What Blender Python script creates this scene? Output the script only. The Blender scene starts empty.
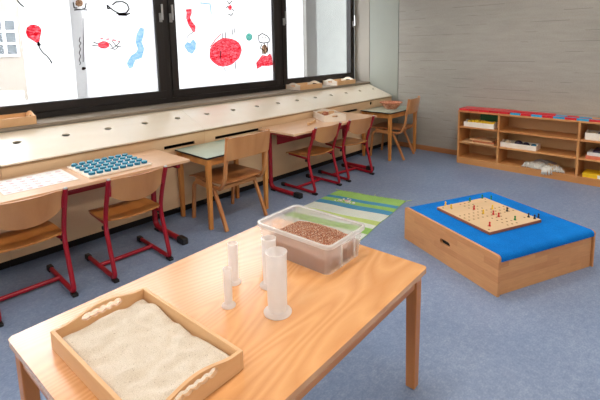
import bpy, bmesh, math, random
from mathutils import Vector, Matrix
from mathutils.geometry import tessellate_polygon
random.seed(7)
S = bpy.context.scene
C = S.collection
PI = math.pi
def R(d): return math.radians(d)

# ------------------------------------------------------------------ camera
CAM = Vector((0, 0, 1.5))
FPX, PCX, PCY = 434.49, 293.69, 106.57
RIGHT = Vector((0.69584038, -0.71788035, -0.0213063))
DOWN = Vector((-0.11373717, -0.08085623, -0.99021519))
FWD = Vector((0.70913329, 0.69145504, -0.13791272))
cd = bpy.data.cameras.new('camera')
cam = bpy.data.objects.new('camera', cd); C.objects.link(cam)
cam.matrix_world = Matrix(((RIGHT.x, -DOWN.x, -FWD.x, CAM.x), (RIGHT.y, -DOWN.y, -FWD.y, CAM.y),
                           (RIGHT.z, -DOWN.z, -FWD.z, CAM.z), (0, 0, 0, 1)))
cd.sensor_width = 36; cd.lens = FPX / 600 * 36
cd.shift_x = (300 - PCX) / 600; cd.shift_y = -(200 - PCY) / 600
cd.clip_start = .02
S.camera = cam

# ------------------------------------------------------------------ sky, fill lamps, exposure
W = bpy.data.worlds.new('sky'); S.world = W; W.use_nodes = True
bg = W.node_tree.nodes['Background']
bg.inputs[0].default_value = (0.93, 0.96, 1.0, 1); bg.inputs[1].default_value = 8.8
S.view_settings.view_transform = 'Standard'
try: S.view_settings.look = 'None'
except Exception: pass
S.view_settings.exposure = 0.0
S.view_settings.gamma = 1.0
S.view_settings.use_curve_mapping = False
S.cycles.max_bounces = 10
S.cycles.transparent_max_bounces = 16
FILL_POWER = 23.0  # strength of the added fill lamps
FILL_COLOUR = (1.0, 0.91, 0.81)

# ------------------------------------------------------------------ materials
MATS = {}
def base_mat(name):
    m = bpy.data.materials.new(name); m.use_nodes = True; MATS[name] = m
    nt = m.node_tree; b = nt.nodes['Principled BSDF']
    return m, nt, b
def nd(nt, t, **k):
    n = nt.nodes.new(t)
    for a, v in k.items(): setattr(n, a, v)
    return n
def mth(nt, op, a, b=None, c=None):
    n = nd(nt, 'ShaderNodeMath', operation=op)
    for i, v in enumerate((a, b, c)):
        if v is None: continue
        if isinstance(v, (int, float)): n.inputs[i].default_value = v
        else: nt.links.new(v, n.inputs[i])
    return n.outputs[0]
def coords(nt, scale=(1, 1, 1), swz=False):
    tc = nd(nt, 'ShaderNodeTexCoord')
    src = tc.outputs['Object']
    if swz:
        s = nd(nt, 'ShaderNodeSeparateXYZ'); nt.links.new(src, s.inputs[0])
        c = nd(nt, 'ShaderNodeCombineXYZ')
        nt.links.new(mth(nt, 'ADD', s.outputs[0], s.outputs[1]), c.inputs[0])
        nt.links.new(s.outputs[2], c.inputs[1]); src = c.outputs[0]
    mp = nd(nt, 'ShaderNodeMapping'); mp.inputs['Scale'].default_value = scale
    nt.links.new(src, mp.inputs[0]); return mp.outputs[0]
def noise(nt, vec, scale, detail=4, rough=.55, dist=0):
    n = nd(nt, 'ShaderNodeTexNoise'); nt.links.new(vec, n.inputs['Vector'])
    n.inputs['Scale'].default_value = scale; n.inputs['Detail'].default_value = detail
    n.inputs['Roughness'].default_value = rough; n.inputs['Distortion'].default_value = dist
    return n.outputs['Fac']
def ramp(nt, fac, stops):
    r = nd(nt, 'ShaderNodeValToRGB'); nt.links.new(fac, r.inputs[0])
    e = r.color_ramp.elements
    e[0].position, e[0].color = stops[0][0], (*stops[0][1], 1)
    e[1].position, e[1].color = stops[-1][0], (*stops[-1][1], 1)
    for p, c in stops[1:-1]:
        q = e.new(p); q.color = (*c, 1)
    return r.outputs[0]
def bump(nt, b, h, strength=.2, dist=.01):
    n = nd(nt, 'ShaderNodeBump'); n.inputs['Strength'].default_value = strength
    n.inputs['Distance'].default_value = dist
    nt.links.new(h, n.inputs['Height']); nt.links.new(n.outputs[0], b.inputs['Normal'])
def srgb(r, g, b):
    f = lambda c: (c / 255 / 12.92) if c / 255 <= .04045 else ((c / 255 + .055) / 1.055) ** 2.4
    return (f(r), f(g), f(b))
def plain(name, col, rough=.5, metal=0, spec=.5, var=.06, vscale=25):
    m, nt, b = base_mat(name)
    f = noise(nt, coords(nt), vscale, 3)
    d = tuple(c * (1 - var) for c in col); l = tuple(min(1, c * (1 + var)) for c in col)
    nt.links.new(ramp(nt, f, [(.3, d), (.7, l)]), b.inputs['Base Color'])
    b.inputs['Roughness'].default_value = rough; b.inputs['Metallic'].default_value = metal
    b.inputs['Specular IOR Level'].default_value = spec
    return m
def wood(name, c1, c2, axis='X', rings=7, stretch=9, scale=1.6, rough=.42, fine=.35, coat=0):
    m, nt, b = base_mat(name)
    s = {'X': (1 / stretch, 1, 1), 'Y': (1, 1 / stretch, 1), 'Z': (1, 1, 1 / stretch)}[axis]
    v = coords(nt, tuple(k * 6 for k in s))
    n1 = noise(nt, v, scale * .35, 2, .45, .3)
    ring = mth(nt, 'PINGPONG', mth(nt, 'MULTIPLY', n1, rings * 2), 1.0)
    v2 = coords(nt, tuple(k * 60 for k in s))
    n2 = noise(nt, v2, 1.5, 5, .6)
    fac = mth(nt, 'ADD', mth(nt, 'MULTIPLY', ring, 1 - fine), mth(nt, 'MULTIPLY', n2, fine))
    mid = tuple((a + c) / 2 for a, c in zip(c1, c2))
    nt.links.new(ramp(nt, fac, [(.12, c2), (.5, mid), (.85, c1)]), b.inputs['Base Color'])
    b.inputs['Roughness'].default_value = rough
    b.inputs['Coat Weight'].default_value = coat; b.inputs['Coat Roughness'].default_value = .25
    bump(nt, b, n2, .05, .002)
    return m
def blocks(name, c1, c2, rough=.45):
    m, nt, b = base_mat(name)
    v = coords(nt, (1, 1, 1), swz=True)
    bt = nd(nt, 'ShaderNodeTexBrick'); nt.links.new(v, bt.inputs[0])
    bt.inputs['Color1'].default_value = (*c1, 1); bt.inputs['Color2'].default_value = (*c2, 1)
    bt.inputs['Mortar'].default_value = (*[k * .9 for k in c2], 1)
    bt.inputs['Scale'].default_value = 1; bt.inputs['Mortar Size'].default_value = .0
    bt.inputs['Brick Width'].default_value = .22; bt.inputs['Row Height'].default_value = .043
    f = noise(nt, coords(nt, (8, 8, 60)), 1.4, 4)
    mx = nd(nt, 'ShaderNodeMix', data_type='RGBA', blend_type='MULTIPLY'); mx.inputs[0].default_value = .5
    nt.links.new(bt.outputs[0], mx.inputs[6])
    nt.links.new(ramp(nt, f, [(.3, (.78, .74, .7)), (.7, (1, 1, 1))]), mx.inputs[7])
    nt.links.new(mx.outputs[2], b.inputs['Base Color'])
    b.inputs['Roughness'].default_value = rough
    return m
def clear_plastic(name, col, transp, rough=.2, trans=.5):
    m, nt, b = base_mat(name)
    nt.nodes.remove(b)
    o = nt.nodes['Material Output']
    tr = nd(nt, 'ShaderNodeBsdfTransparent'); tl = nd(nt, 'ShaderNodeBsdfTranslucent')
    df = nd(nt, 'ShaderNodeBsdfDiffuse'); gl = nd(nt, 'ShaderNodeBsdfGlossy')
    gl.inputs['Roughness'].default_value = rough
    f = noise(nt, coords(nt), 30, 2)
    c = ramp(nt, f, [(.3, tuple(k * .96 for k in col)), (.7, col)])
    nt.links.new(c, tl.inputs[0]); nt.links.new(c, df.inputs[0])
    tr.inputs[0].default_value = (1, 1, 1, 1)
    m1 = nd(nt, 'ShaderNodeMixShader'); m1.inputs[0].default_value = trans
    nt.links.new(df.outputs[0], m1.inputs[1]); nt.links.new(tl.outputs[0], m1.inputs[2])
    m2 = nd(nt, 'ShaderNodeMixShader'); m2.inputs[0].default_value = transp
    nt.links.new(m1.outputs[0], m2.inputs[1]); nt.links.new(tr.outputs[0], m2.inputs[2])
    lw = nd(nt, 'ShaderNodeLayerWeight'); lw.inputs[0].default_value = .5
    fr = mth(nt, 'ADD', mth(nt, 'MULTIPLY', mth(nt, 'POWER', lw.outputs['Facing'], 4.0), .5), .025)
    m3 = nd(nt, 'ShaderNodeMixShader'); nt.links.new(fr, m3.inputs[0])
    nt.links.new(m2.outputs[0], m3.inputs[1]); nt.links.new(gl.outputs[0], m3.inputs[2])
    nt.links.new(m3.outputs[0], o.inputs[0])
    return m
def paint_film(name, col, cover=.8, streak=30):
    """water paint brushed on the translucent sheet: colour with thin streaks"""
    m, nt, b = base_mat(name); nt.nodes.remove(b); o = nt.nodes['Material Output']
    tr = nd(nt, 'ShaderNodeBsdfTransparent'); tl = nd(nt, 'ShaderNodeBsdfTranslucent'); df = nd(nt, 'ShaderNodeBsdfDiffuse')
    f = noise(nt, coords(nt, (1, 1, 2.0)), streak, 4, .7, 1.0)
    tint = nd(nt, 'ShaderNodeMix', data_type='RGBA')
    nt.links.new(ramp(nt, f, [(.38, (0, 0, 0)), (.62, (1, 1, 1))]), tint.inputs[0])
    tint.inputs[6].default_value = (*col, 1); tint.inputs[7].default_value = (*[1 - (1 - k) * (1 - cover) for k in col], 1)
    nt.links.new(tint.outputs[2], tr.inputs[0])
    df.inputs[0].default_value = (*col, 1)
    m1 = nd(nt, 'ShaderNodeMixShader'); m1.inputs[0].default_value = .08
    nt.links.new(tr.outputs[0], m1.inputs[1]); nt.links.new(df.outputs[0], m1.inputs[2])
    nt.links.new(m1.outputs[0], o.inputs[0])
    return m

def floor_mat():
    m, nt, b = base_mat('blue_linoleum')
    v = coords(nt)
    a = noise(nt, v, 2.2, 5, .6); c = noise(nt, v, 28, 6, .72); d = noise(nt, coords(nt, (1, 1.6, 1)), 75, 3, .6)
    f = mth(nt, 'ADD', mth(nt, 'MULTIPLY', a, .22), mth(nt, 'ADD', mth(nt, 'MULTIPLY', c, .38), mth(nt, 'MULTIPLY', d, .40)))
    col = ramp(nt, f, [(.33, srgb(104, 123, 155)), (.5, srgb(126, 144, 174)), (.7, srgb(160, 174, 195))])
    nt.links.new(col, b.inputs['Base Color'])
    b.inputs['Roughness'].default_value = .38; b.inputs['Specular IOR Level'].default_value = .4
    bump(nt, b, c, .04, .002)
    return m
def concrete_mat():
    m, nt, b = base_mat('board_marked_concrete')
    v = coords(nt, (1, .16, 1)); big = noise(nt, coords(nt, (1, .35, 1)), 2.0, 4)
    lines = noise(nt, v, 22, 4, .65)
    s = nd(nt, 'ShaderNodeSeparateXYZ'); tc = nd(nt, 'ShaderNodeTexCoord'); nt.links.new(tc.outputs['Object'], s.inputs[0])
    zz = mth(nt, 'ADD', mth(nt, 'MULTIPLY', s.outputs[2], 1 / .115), mth(nt, 'MULTIPLY', noise(nt, v, 3, 2), .12))
    fr = mth(nt, 'FRACT', zz)
    seam = mth(nt, 'LESS_THAN', fr, .045)
    gap = mth(nt, 'MULTIPLY', seam, mth(nt, 'GREATER_THAN', noise(nt, coords(nt, (1, 1.2, 9)), 1.6, 2), .52))
    n2 = noise(nt, coords(nt, (1, 1, 1)), 70, 3)
    f = mth(nt, 'ADD', mth(nt, 'MULTIPLY', lines, .34), mth(nt, 'ADD', mth(nt, 'MULTIPLY', big, .38), mth(nt, 'MULTIPLY', n2, .28)))
    col = ramp(nt, f, [(.3, srgb(146, 143, 134)), (.5, srgb(161, 157, 148)), (.75, srgb(176, 172, 162))])
    mx = nd(nt, 'ShaderNodeMix', data_type='RGBA'); nt.links.new(mth(nt, 'MULTIPLY', gap, .55), mx.inputs[0])
    nt.links.new(col, mx.inputs[6]); mx.inputs[7].default_value = (*srgb(105, 100, 92), 1)
    nt.links.new(mx.outputs[2], b.inputs['Base Color'])
    b.inputs['Roughness'].default_value = .85
    bump(nt, b, mth(nt, 'SUBTRACT', mth(nt, 'MULTIPLY', lines, .35), mth(nt, 'MULTIPLY', seam, .5)), .22, .004)
    return m
def plaster(name, col):
    m, nt, b = base_mat(name)
    f = noise(nt, coords(nt), 1.8, 5, .6); g = noise(nt, coords(nt), 120, 2)
    nt.links.new(ramp(nt, f, [(.3, tuple(c * .92 for c in col)), (.7, col)]), b.inputs['Base Color'])
    b.inputs['Roughness'].default_value = .8; bump(nt, b, g, .08, .002)
    return m
def sand_mat():
    m, nt, b = base_mat('fine_sand')
    f = noise(nt, coords(nt), 420, 4, .8); s = noise(nt, coords(nt), 260, 1)
    col = ramp(nt, f, [(.28, srgb(176, 160, 138)), (.5, srgb(214, 203, 186)), (.75, srgb(236, 228, 214))])
    mx = nd(nt, 'ShaderNodeMix', data_type='RGBA'); nt.links.new(mth(nt, 'GREATER_THAN', s, .73), mx.inputs[0])
    nt.links.new(col, mx.inputs[6]); mx.inputs[7].default_value = (*srgb(120, 100, 80), 1)
    nt.links.new(mx.outputs[2], b.inputs['Base Color'])
    b.inputs['Roughness'].default_value = .95; bump(nt, b, f, .5, .003)
    return m
def grain_mat():
    m, nt, b = base_mat('mixed_seeds')
    v = nd(nt, 'ShaderNodeTexVoronoi'); nt.links.new(coords(nt), v.inputs['Vector']); v.inputs['Scale'].default_value = 330
    sp = nd(nt, 'ShaderNodeSeparateColor'); nt.links.new(v.outputs['Color'], sp.inputs[0])
    nt.links.new(ramp(nt, sp.outputs[0], [(.1, srgb(112, 60, 36)), (.5, srgb(158, 92, 58)), (.8, srgb(186, 122, 84)), (.93, srgb(232, 214, 190))]), b.inputs['Base Color'])
    b.inputs['Roughness'].default_value = .7; bump(nt, b, v.outputs['Distance'], .6, .004)
    return m
def fabric(name, c1, c2, sc=300):
    m, nt, b = base_mat(name)
    f = noise(nt, coords(nt), sc, 3, .8); g = noise(nt, coords(nt), 6, 3)
    nt.links.new(ramp(nt, mth(nt, 'ADD', mth(nt, 'MULTIPLY', f, .7), mth(nt, 'MULTIPLY', g, .3)), [(.35, c1), (.65, c2)]), b.inputs['Base Color'])
    b.inputs['Roughness'].default_value = .95; b.inputs['Sheen Weight'].default_value = .0
    b.inputs['Specular IOR Level'].default_value = .15
    bump(nt, b, f, .6, .003)
    return m

M = {}
M['floor'] = floor_mat(); M['concrete'] = concrete_mat()
M['panel'] = plaster('grey_green_panel', srgb(158, 162, 152)); M['reveal'] = plaster('pale_plaster', srgb(164, 158, 147))
M['wall'] = plaster('white_plaster', srgb(225, 222, 214)); M['ceiling'] = plaster('ceiling_paint', srgb(226, 214, 200))
M['frame'] = plain('dark_window_frame', srgb(30, 24, 22), .45)
M['gasket'] = plain('black_gasket', srgb(20, 18, 18), .5)
M['sill'] = plaster('stone_sill', srgb(150, 138, 122))
M['birch'] = wood('birch_plywood_lit', srgb(253, 246, 230), srgb(246, 234, 212), 'X', 2, 7, 1.1, .28, .3, .5)  # slanted tops whitened: window brightness put into the wood colour
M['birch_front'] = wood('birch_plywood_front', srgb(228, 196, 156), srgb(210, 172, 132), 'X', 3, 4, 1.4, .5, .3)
M['birch_dark'] = plain('plywood_edge', srgb(176, 138, 96), .6)
M['dark'] = plain('recess_shade', srgb(18, 17, 18), .8)  # near-black puts shade into cabinet insides, toe gap and hand hole
M['beech_x'] = wood('beech_table', srgb(230, 172, 114), srgb(215, 152, 94), 'X', 64, 4.6, .8, .26, .35, .9)
M['beech_leg'] = wood('beech_leg', srgb(208, 138, 80), srgb(182, 110, 56), 'Z', 3, 10, 1.6, .4)
M['beech_rail'] = wood('beech_rail', srgb(208, 144, 90), srgb(184, 116, 68), 'X', 3, 10, 1.6, .4)
M['desk_top'] = wood('beech_laminate', srgb(228, 190, 154), srgb(214, 172, 136), 'X', 2, 14, 1.6, .3, .6, .2)
M['orange_wood'] = wood('honey_beech', srgb(216, 148, 78), srgb(190, 118, 54), 'Z', 3, 9, 1.6, .4)
M['shell'] = wood('moulded_beech', srgb(206, 150, 98), srgb(186, 126, 76), 'Z', 4, 6, 1.4, .35, .3, .2)
M['seat'] = wood('moulded_seat', srgb(206, 142, 76), srgb(180, 114, 52), 'Y', 4, 5, 1.4, .32, .3, .2)
M['chair_wood'] = wood('steamed_beech', srgb(208, 146, 92), srgb(180, 114, 66), 'Z', 3, 9, 1.6, .4)
M['chair_seat'] = wood('steamed_beech_seat', srgb(202, 138, 84), srgb(172, 106, 60), 'Y', 4, 6, 1.5, .38)
M['tray_x'] = wood('tray_beech_x', srgb(232, 192, 146), srgb(214, 168, 120), 'X', 2, 12, 1.6, .45)
M['tray_y'] = wood('tray_beech_y', srgb(232, 192, 146), srgb(214, 168, 120), 'Y', 2, 12, 1.6, .45)
M['white_wood'] = wood('pale_maple', srgb(248, 240, 228), srgb(238, 226, 208), 'X', 2, 10, 1.6, .5)
M['shelf'] = wood('shelf_beech', srgb(214, 154, 94), srgb(190, 126, 70), 'Y', 3, 12, 1.5, .4)
M['shelf_back'] = wood('shelf_back', srgb(226, 184, 130), srgb(212, 166, 112), 'Y', 2, 8, 1.5, .5)
M['blocks'] = blocks('jointed_beech', srgb(220, 160, 106), srgb(206, 142, 90))
M['base_wood'] = wood('baseboard_wood', srgb(196, 140, 92), srgb(170, 112, 68), 'Y', 2, 12, 1.6, .5)
M['red_metal'] = plain('red_lacquered_steel', srgb(158, 14, 38), .28, 0, .5, .04)
M['black_plastic'] = plain('black_plastic', srgb(24, 24, 26), .45)
M['chrome'] = plain('brushed_metal', srgb(190, 190, 190), .3, .9)
M['green_top'] = plain('pale_green_laminate', srgb(186, 204, 190), .16, 0, .6, .04, 12)
M['black_edge'] = plain('black_edge_band', srgb(20, 22, 22), .35)
M['carpet'] = fabric('blue_carpet', srgb(4, 96, 180), srgb(14, 132, 222))
M['sand'] = sand_mat(); M['grain'] = grain_mat()
M['seed_light'] = plain('pale_seed', srgb(232, 214, 186), .6); M['seed_dark'] = plain('brown_seed', srgb(132, 72, 44), .6)
M['seed_mid'] = plain('tan_seed', srgb(176, 108, 70), .6)
M['bin'] = clear_plastic('clear_polypropylene', (.92, .93, .92), .71, .15)
M['bin_rim'] = clear_plastic('clear_polypropylene_rim', (.9, .92, .92), .42, .15)
M['cyl'] = clear_plastic('frosted_polypropylene', (1, 1, 1), .50, .3, .35)
M['glass'] = clear_plastic('window_glass', (.8, .85, .85), .985, .02)
M['film'] = clear_plastic('frosted_sheet', (.72, .72, .72), .10, .4, .85)
M['paper'] = plain('white_paper', srgb(238, 234, 228), .6, 0, .3, .02)
M['print_red'] = plain('faded_red_print', srgb(212, 168, 172), .7); M['print_pale'] = plain('pale_print', srgb(222, 204, 206), .7)
M['knob_body'] = plain('teal_cap', srgb(28, 116, 152), .25); M['knob_sheen'] = plain('teal_cap_top_sheen', srgb(116, 184, 206), .2)  # cap tops lighter: the window's reflection put into the colour
M['rug_green'] = fabric('rug_green', srgb(134, 182, 90), srgb(166, 208, 122), 150)
M['rug_blue'] = fabric('rug_blue', srgb(64, 132, 170), srgb(96, 160, 194), 150)
M['rug_white'] = fabric('rug_white', srgb(196, 206, 196), srgb(226, 232, 222), 150)
M['rug_light'] = fabric('rug_light_green', srgb(176, 200, 110), srgb(200, 218, 140), 150)
M['p_red'] = plain('red_paint', srgb(196, 24, 30), .35); M['p_yellow'] = plain('yellow_paint', srgb(232, 190, 30), .35)
M['p_green'] = plain('green_paint', srgb(24, 124, 52), .35); M['p_black'] = plain('black_paint', srgb(24, 24, 28), .35)
M['board_face'] = wood('pale_plywood', srgb(226, 198, 160), srgb(210, 178, 138), 'X', 2, 8, 1.6, .5)
M['board_edge'] = plain('board_edge', srgb(160, 92, 58), .6)
M['hole'] = plain('peg_hole', srgb(120, 84, 58), .9)
M['rod_red'] = plain('rod_red', srgb(206, 30, 44), .3); M['rod_blue'] = plain('rod_blue', srgb(48, 156, 200), .3)
M['rod_seam'] = plain('rod_seam', srgb(110, 14, 24), .5)
M['green_box'] = plain('green_board', srgb(16, 104, 40), .5)
M['purple'] = plain('dark_purple', srgb(44, 34, 60), .5); M['cream'] = plain('cream_wood', srgb(232, 214, 180), .6)
M['book_white'] = plain('book_white', srgb(226, 222, 214), .6); M['book_orange'] = plain('book_orange', srgb(222, 120, 84), .6)
M['box_yellow'] = plain('yellow_card', srgb(240, 196, 24), .5); M['grey_card'] = plain('grey_card', srgb(150, 144, 138), .7)
M['cloth'] = fabric('grey_cotton', srgb(206, 204, 196), srgb(236, 234, 226), 200); M['cloth_tan'] = fabric('tan_cotton', srgb(206, 172, 120), srgb(226, 196, 150), 200)
M['basket'] = fabric('red_wicker', srgb(166, 80, 52), srgb(232, 180, 150), 70)
M['copper'] = plain('copper_tan', srgb(176, 104, 66), .5)
M['lamp'] = bpy.data.materials.new('fill_lamp_diffuser'); M['lamp'].use_nodes = True  # glowing face of the added fill lamps
_n = M['lamp'].node_tree.nodes['Principled BSDF']; _n.inputs['Emission Color'].default_value = (*FILL_COLOUR, 1); _n.inputs['Emission Strength'].default_value = 3
M['ink'] = paint_film('black_ink', (.06, .05, .05), .2)
M['w_red'] = paint_film('red_paint_film', (.80, .012, .07), .5, 22); M['w_blue'] = paint_film('blue_paint_film', (.44, .66, .86), .4, 20)
M['w_teal'] = paint_film('teal_paint_film', (.22, .56, .50), .3, 20); M['w_brown'] = paint_film('brown_paint_film', (.16, .08, .07), .4, 30)
M['w_tan'] = paint_film('tan_paint_film', (.55, .36, .22), .4, 30)
M['facade'] = plaster('cream_facade', srgb(128, 120, 110)); M['ext_concrete'] = plaster('outside_concrete', srgb(112, 110, 105))
M['ext_wall'] = plaster('outside_render', srgb(92, 94, 90)); M['asphalt'] = plaster('asphalt', srgb(110, 110, 112))
M['ext_glass'] = plain('dark_pane', srgb(64, 70, 74), .5); M['white_trim'] = plain('white_trim', srgb(230, 230, 226), .5)
M['roof'] = plain('roof_metal', srgb(112, 118, 122), .4)

# ------------------------------------------------------------------ mesh helpers
class G:
    def __init__(s): s.bm = bmesh.new(); s.mi = 0
    def _f(s, vs):
        try:
            f = s.bm.faces.new(vs); f.material_index = s.mi; return f
        except ValueError: return None
    def box(s, x0, x1, y0, y1, z0, z1, mat=None):
        P = [Vector((x, y, z)) for z in (z0, z1) for y in (y0, y1) for x in (x0, x1)]
        if mat is not None: P = [mat @ p for p in P]
        v = [s.bm.verts.new(p) for p in P]
        for q in ((0, 2, 3, 1), (4, 5, 7, 6), (0, 1, 5, 4), (2, 6, 7, 3), (0, 4, 6, 2), (1, 3, 7, 5)): s._f([v[i] for i in q])
        return s
    def tube(s, pts, r, seg=12, caps=True, ry=None):
        pts = [Vector(p) for p in pts]; n = len(pts); rings = []
        up = None
        for i, p in enumerate(pts):
            t = (pts[min(i + 1, n - 1)] - pts[max(i - 1, 0)]).normalized()
            if up is None:
                a = Vector((0, 0, 1)) if abs(t.z) < .9 else Vector((1, 0, 0))
                up = (a - t * a.dot(t)).normalized()
            else: up = (up - t * up.dot(t)).normalized()
            sd = t.cross(up)
            rr = r[i] if isinstance(r, (list, tuple)) else r
            rings.append([s.bm.verts.new(p + (up * math.cos(k * 2 * PI / seg) + sd * math.sin(k * 2 * PI / seg)) * rr) for k in range(seg)])
        for a, b in zip(rings, rings[1:]):
            for k in range(seg): s._f([a[k], a[(k + 1) % seg], b[(k + 1) % seg], b[k]])
        if caps: s._f(rings[0][::-1]); s._f(rings[-1])
        return s
    def ribbon(s, path, x0, x1, t):
        """flat strip bent along a (y,z) path, thickness t, spanning x0..x1"""
        n = len(path); R_ = []
        for i, (y, z) in enumerate(path):
            a = path[max(i - 1, 0)]; b = path[min(i + 1, n - 1)]
            d = Vector((b[0] - a[0], b[1] - a[1])).normalized(); q = Vector((-d.y, d.x)) * t / 2
            R_.append([s.bm.verts.new((x, y + e * q.x, z + e * q.y)) for x, e in ((x0, -1), (x1, -1), (x1, 1), (x0, 1))])
        for a, b in zip(R_, R_[1:]):
            for k in range(4): s._f([a[k], a[(k + 1) % 4], b[(k + 1) % 4], b[k]])
        s._f(R_[0][::-1]); s._f(R_[-1]); return s
    def lathe(s, prof, cx=0, cy=0, seg=32, z=0):
        rings = []
        for r, h in prof:
            if r < 1e-6: rings.append([s.bm.verts.new((cx, cy, z + h))])
            else: rings.append([s.bm.verts.new((cx + r * math.cos(k * 2 * PI / seg), cy + r * math.sin(k * 2 * PI / seg), z + h)) for k in range(seg)])
        for a, b in zip(rings, rings[1:]):
            for k in range(seg):
                j = (k + 1) % seg
                if len(a) == 1 and len(b) == 1: continue
                if len(a) == 1: s._f([a[0], b[j], b[k]])
                elif len(b) == 1: s._f([a[k], a[j], b[0]])
                else: s._f([a[k], a[j], b[j], b[k]])
        return s
    def prism(s, outer, holes, t, mp):
        """outline with holes in (u,v), extruded 0..t, mapped to 3D by mp(u,v,w)"""
        loops = [outer] + list(holes)
        flat = [p for l in loops for p in l]
        tris = tessellate_polygon([[Vector((u, v, 0)) for u, v in l] for l in loops])
        A = [s.bm.verts.new(mp(u, v, 0)) for u, v in flat]; B = [s.bm.verts.new(mp(u, v, t)) for u, v in flat]
        for a, b, c in tris: s._f([A[a], A[b], A[c]]); s._f([B[c], B[b], B[a]])
        k = 0
        for l in loops:
            for i in range(len(l)):
                j = (i + 1) % len(l)
                s._f([A[k + i], A[k + j], B[k + j], B[k + i]])
            k += len(l)
        return s
    def grid(s, nx, ny, fn):
        V = [[s.bm.verts.new(fn(i / nx, j / ny)) for i in range(nx + 1)] for j in range(ny + 1)]
        for j in range(ny):
            for i in range(nx): s._f([V[j][i], V[j][i + 1], V[j + 1][i + 1], V[j + 1][i]])
        return V
    def ell(s, c, r, seg=10, rg=6, rot=0):
        rings = []
        ca, sa = math.cos(rot), math.sin(rot)
        for i in range(rg + 1):
            th = PI * i / rg
            if i in (0, rg): rings.append([s.bm.verts.new((c[0], c[1], c[2] + r[2] * math.cos(th)))]); continue
            row = []
            for k in range(seg):
                x = r[0] * math.sin(th) * math.cos(2 * PI * k / seg); y = r[1] * math.sin(th) * math.sin(2 * PI * k / seg)
                row.append(s.bm.verts.new((c[0] + x * ca - y * sa, c[1] + x * sa + y * ca, c[2] + r[2] * math.cos(th))))
            rings.append(row)
        for a, b in zip(rings, rings[1:]):
            for k in range(seg):
                j = (k + 1) % seg
                if len(a) == 1: s._f([a[0], b[k], b[j]])
                elif len(b) == 1: s._f([a[k], b[0], a[j]])
                else: s._f([a[k], b[k], b[j], a[j]])
        return s
def obj(name, g, mats, parent=None, bevel=0, smooth=False, label=None, kind=None, seg=2, recalc=True):
    if recalc: bmesh.ops.recalc_face_normals(g.bm, faces=g.bm.faces)
    me = bpy.data.meshes.new(name); g.bm.to_mesh(me); g.bm.free()
    if not isinstance(mats, (list, tuple)): mats = [mats]
    for m in mats: me.materials.append(M[m])
    o = bpy.data.objects.new(name, me); C.objects.link(o)
    if smooth:
        for p in me.polygons: p.use_smooth = True
        if smooth != 'all':
            try: me.set_sharp_from_angle(angle=R(38))
            except Exception: pass
    if bevel:
        b = o.modifiers.new('bevel', 'BEVEL'); b.width = bevel; b.segments = seg; b.limit_method = 'ANGLE'; b.angle_limit = R(40)
    if parent: o.parent = parent
    if label: o['label'] = label
    if kind: o['kind'] = kind
    return o
def thing(name, label, cat, loc=(0, 0, 0), rotz=0, group=None):
    o = bpy.data.objects.new(name, None); C.objects.link(o); o.empty_display_size = .1
    o.location = loc; o.rotation_euler = (0, 0, rotz); tag(o, label, cat, group); return o
def tag(o, label, cat, group=None):
    o['label'] = label; o['category'] = cat
    if group: o['group'] = group
    return o
def struct(name, g, m, parent=None, **k):
    o = obj(name, g, m, parent, **k)
    if parent is None: o['kind'] = 'structure'
    return o
def dup(root, loc, rotz=None, label=None, group=None):
    r = root.copy(); C.objects.link(r); r.location = loc
    if rotz is not None: r.rotation_euler = (0, 0, rotz)
    if label: r['label'] = label
    if group: r['group'] = group
    for ch in list(root.children):
        c = ch.copy(); C.objects.link(c); c.parent = r
        for gch in list(ch.children):
            d = gch.copy(); C.objects.link(d); d.parent = c
    return r
def fillet(pts, rad, n=6):
    pts = [Vector(p) for p in pts]; out = [pts[0]]
    for i in range(1, len(pts) - 1):
        r = rad[i - 1] if isinstance(rad, (list, tuple)) else rad
        a, p, b = pts[i - 1], pts[i], pts[i + 1]
        u = (a - p).normalized(); v = (b - p).normalized()
        r = min(r, (a - p).length * .49, (b - p).length * .49)
        A, B = p + u * r, p + v * r
        for k in range(n + 1):
            t = k / n; out.append(A * (1 - t) ** 2 + p * 2 * t * (1 - t) + B * t ** 2)
    out.append(pts[-1]); return out
def circ(cx, cy, rx, ry=None, n=16):
    ry = ry or rx
    return [(cx + rx * math.cos(2 * PI * k / n), cy + ry * math.sin(2 * PI * k / n)) for k in range(n)]
def slot(cx, cy, w, h, n=6):
    r = h / 2; o = []
    for k in range(n + 1): a = -PI / 2 + PI * k / n; o.append((cx + w / 2 - r + r * math.cos(a), cy + r * math.sin(a)))
    for k in range(n + 1): a = PI / 2 + PI * k / n; o.append((cx - w / 2 + r + r * math.cos(a), cy + r * math.sin(a)))
    return o
def rect(a, b, c, d): return [(a, c), (b, c), (b, d), (a, d)]

# ------------------------------------------------------------------ the room
X0, X1, Y0, YW, ZC = -2.6, 5.6, -2.6, 4.1, 2.95
struct('floor', G().box(X0, X1, Y0, YW, -.1, 0), 'floor')
struct('ceiling', G().box(X0 - .2, X1 + .2, Y0 - .2, YW + .3, ZC, ZC + .15), 'ceiling')
struct('wall_back', G().box(X1, X1 + .2, Y0 - .2, 3.318, -.1, ZC), 'concrete')
struct('wall_right', G().box(X0 - .2, X1 + .2, Y0 - .2, Y0, -.1, ZC), 'wall')
struct('wall_front', G().box(X0 - .2, X0, Y0, YW + .3, -.1, ZC), 'wall')
struct('wall_left', G().box(X0, X1 + .2, YW, YW + .25, -.1, .93), 'wall')
struct('trim_1', G().box(X1 + .0, X1 + .2, 3.328, 3.816, -.1, ZC), 'panel')     # smooth panel beside the concrete
struct('trim_2', G().box(X1 - .002, X1 + .2, 3.824, 4.10, -.1, ZC), 'reveal')    # window reveal
struct('trim_3', G().box(X1 + .012, X1 + .2, 3.31, 3.83, -.1, ZC), 'gasket')
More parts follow.
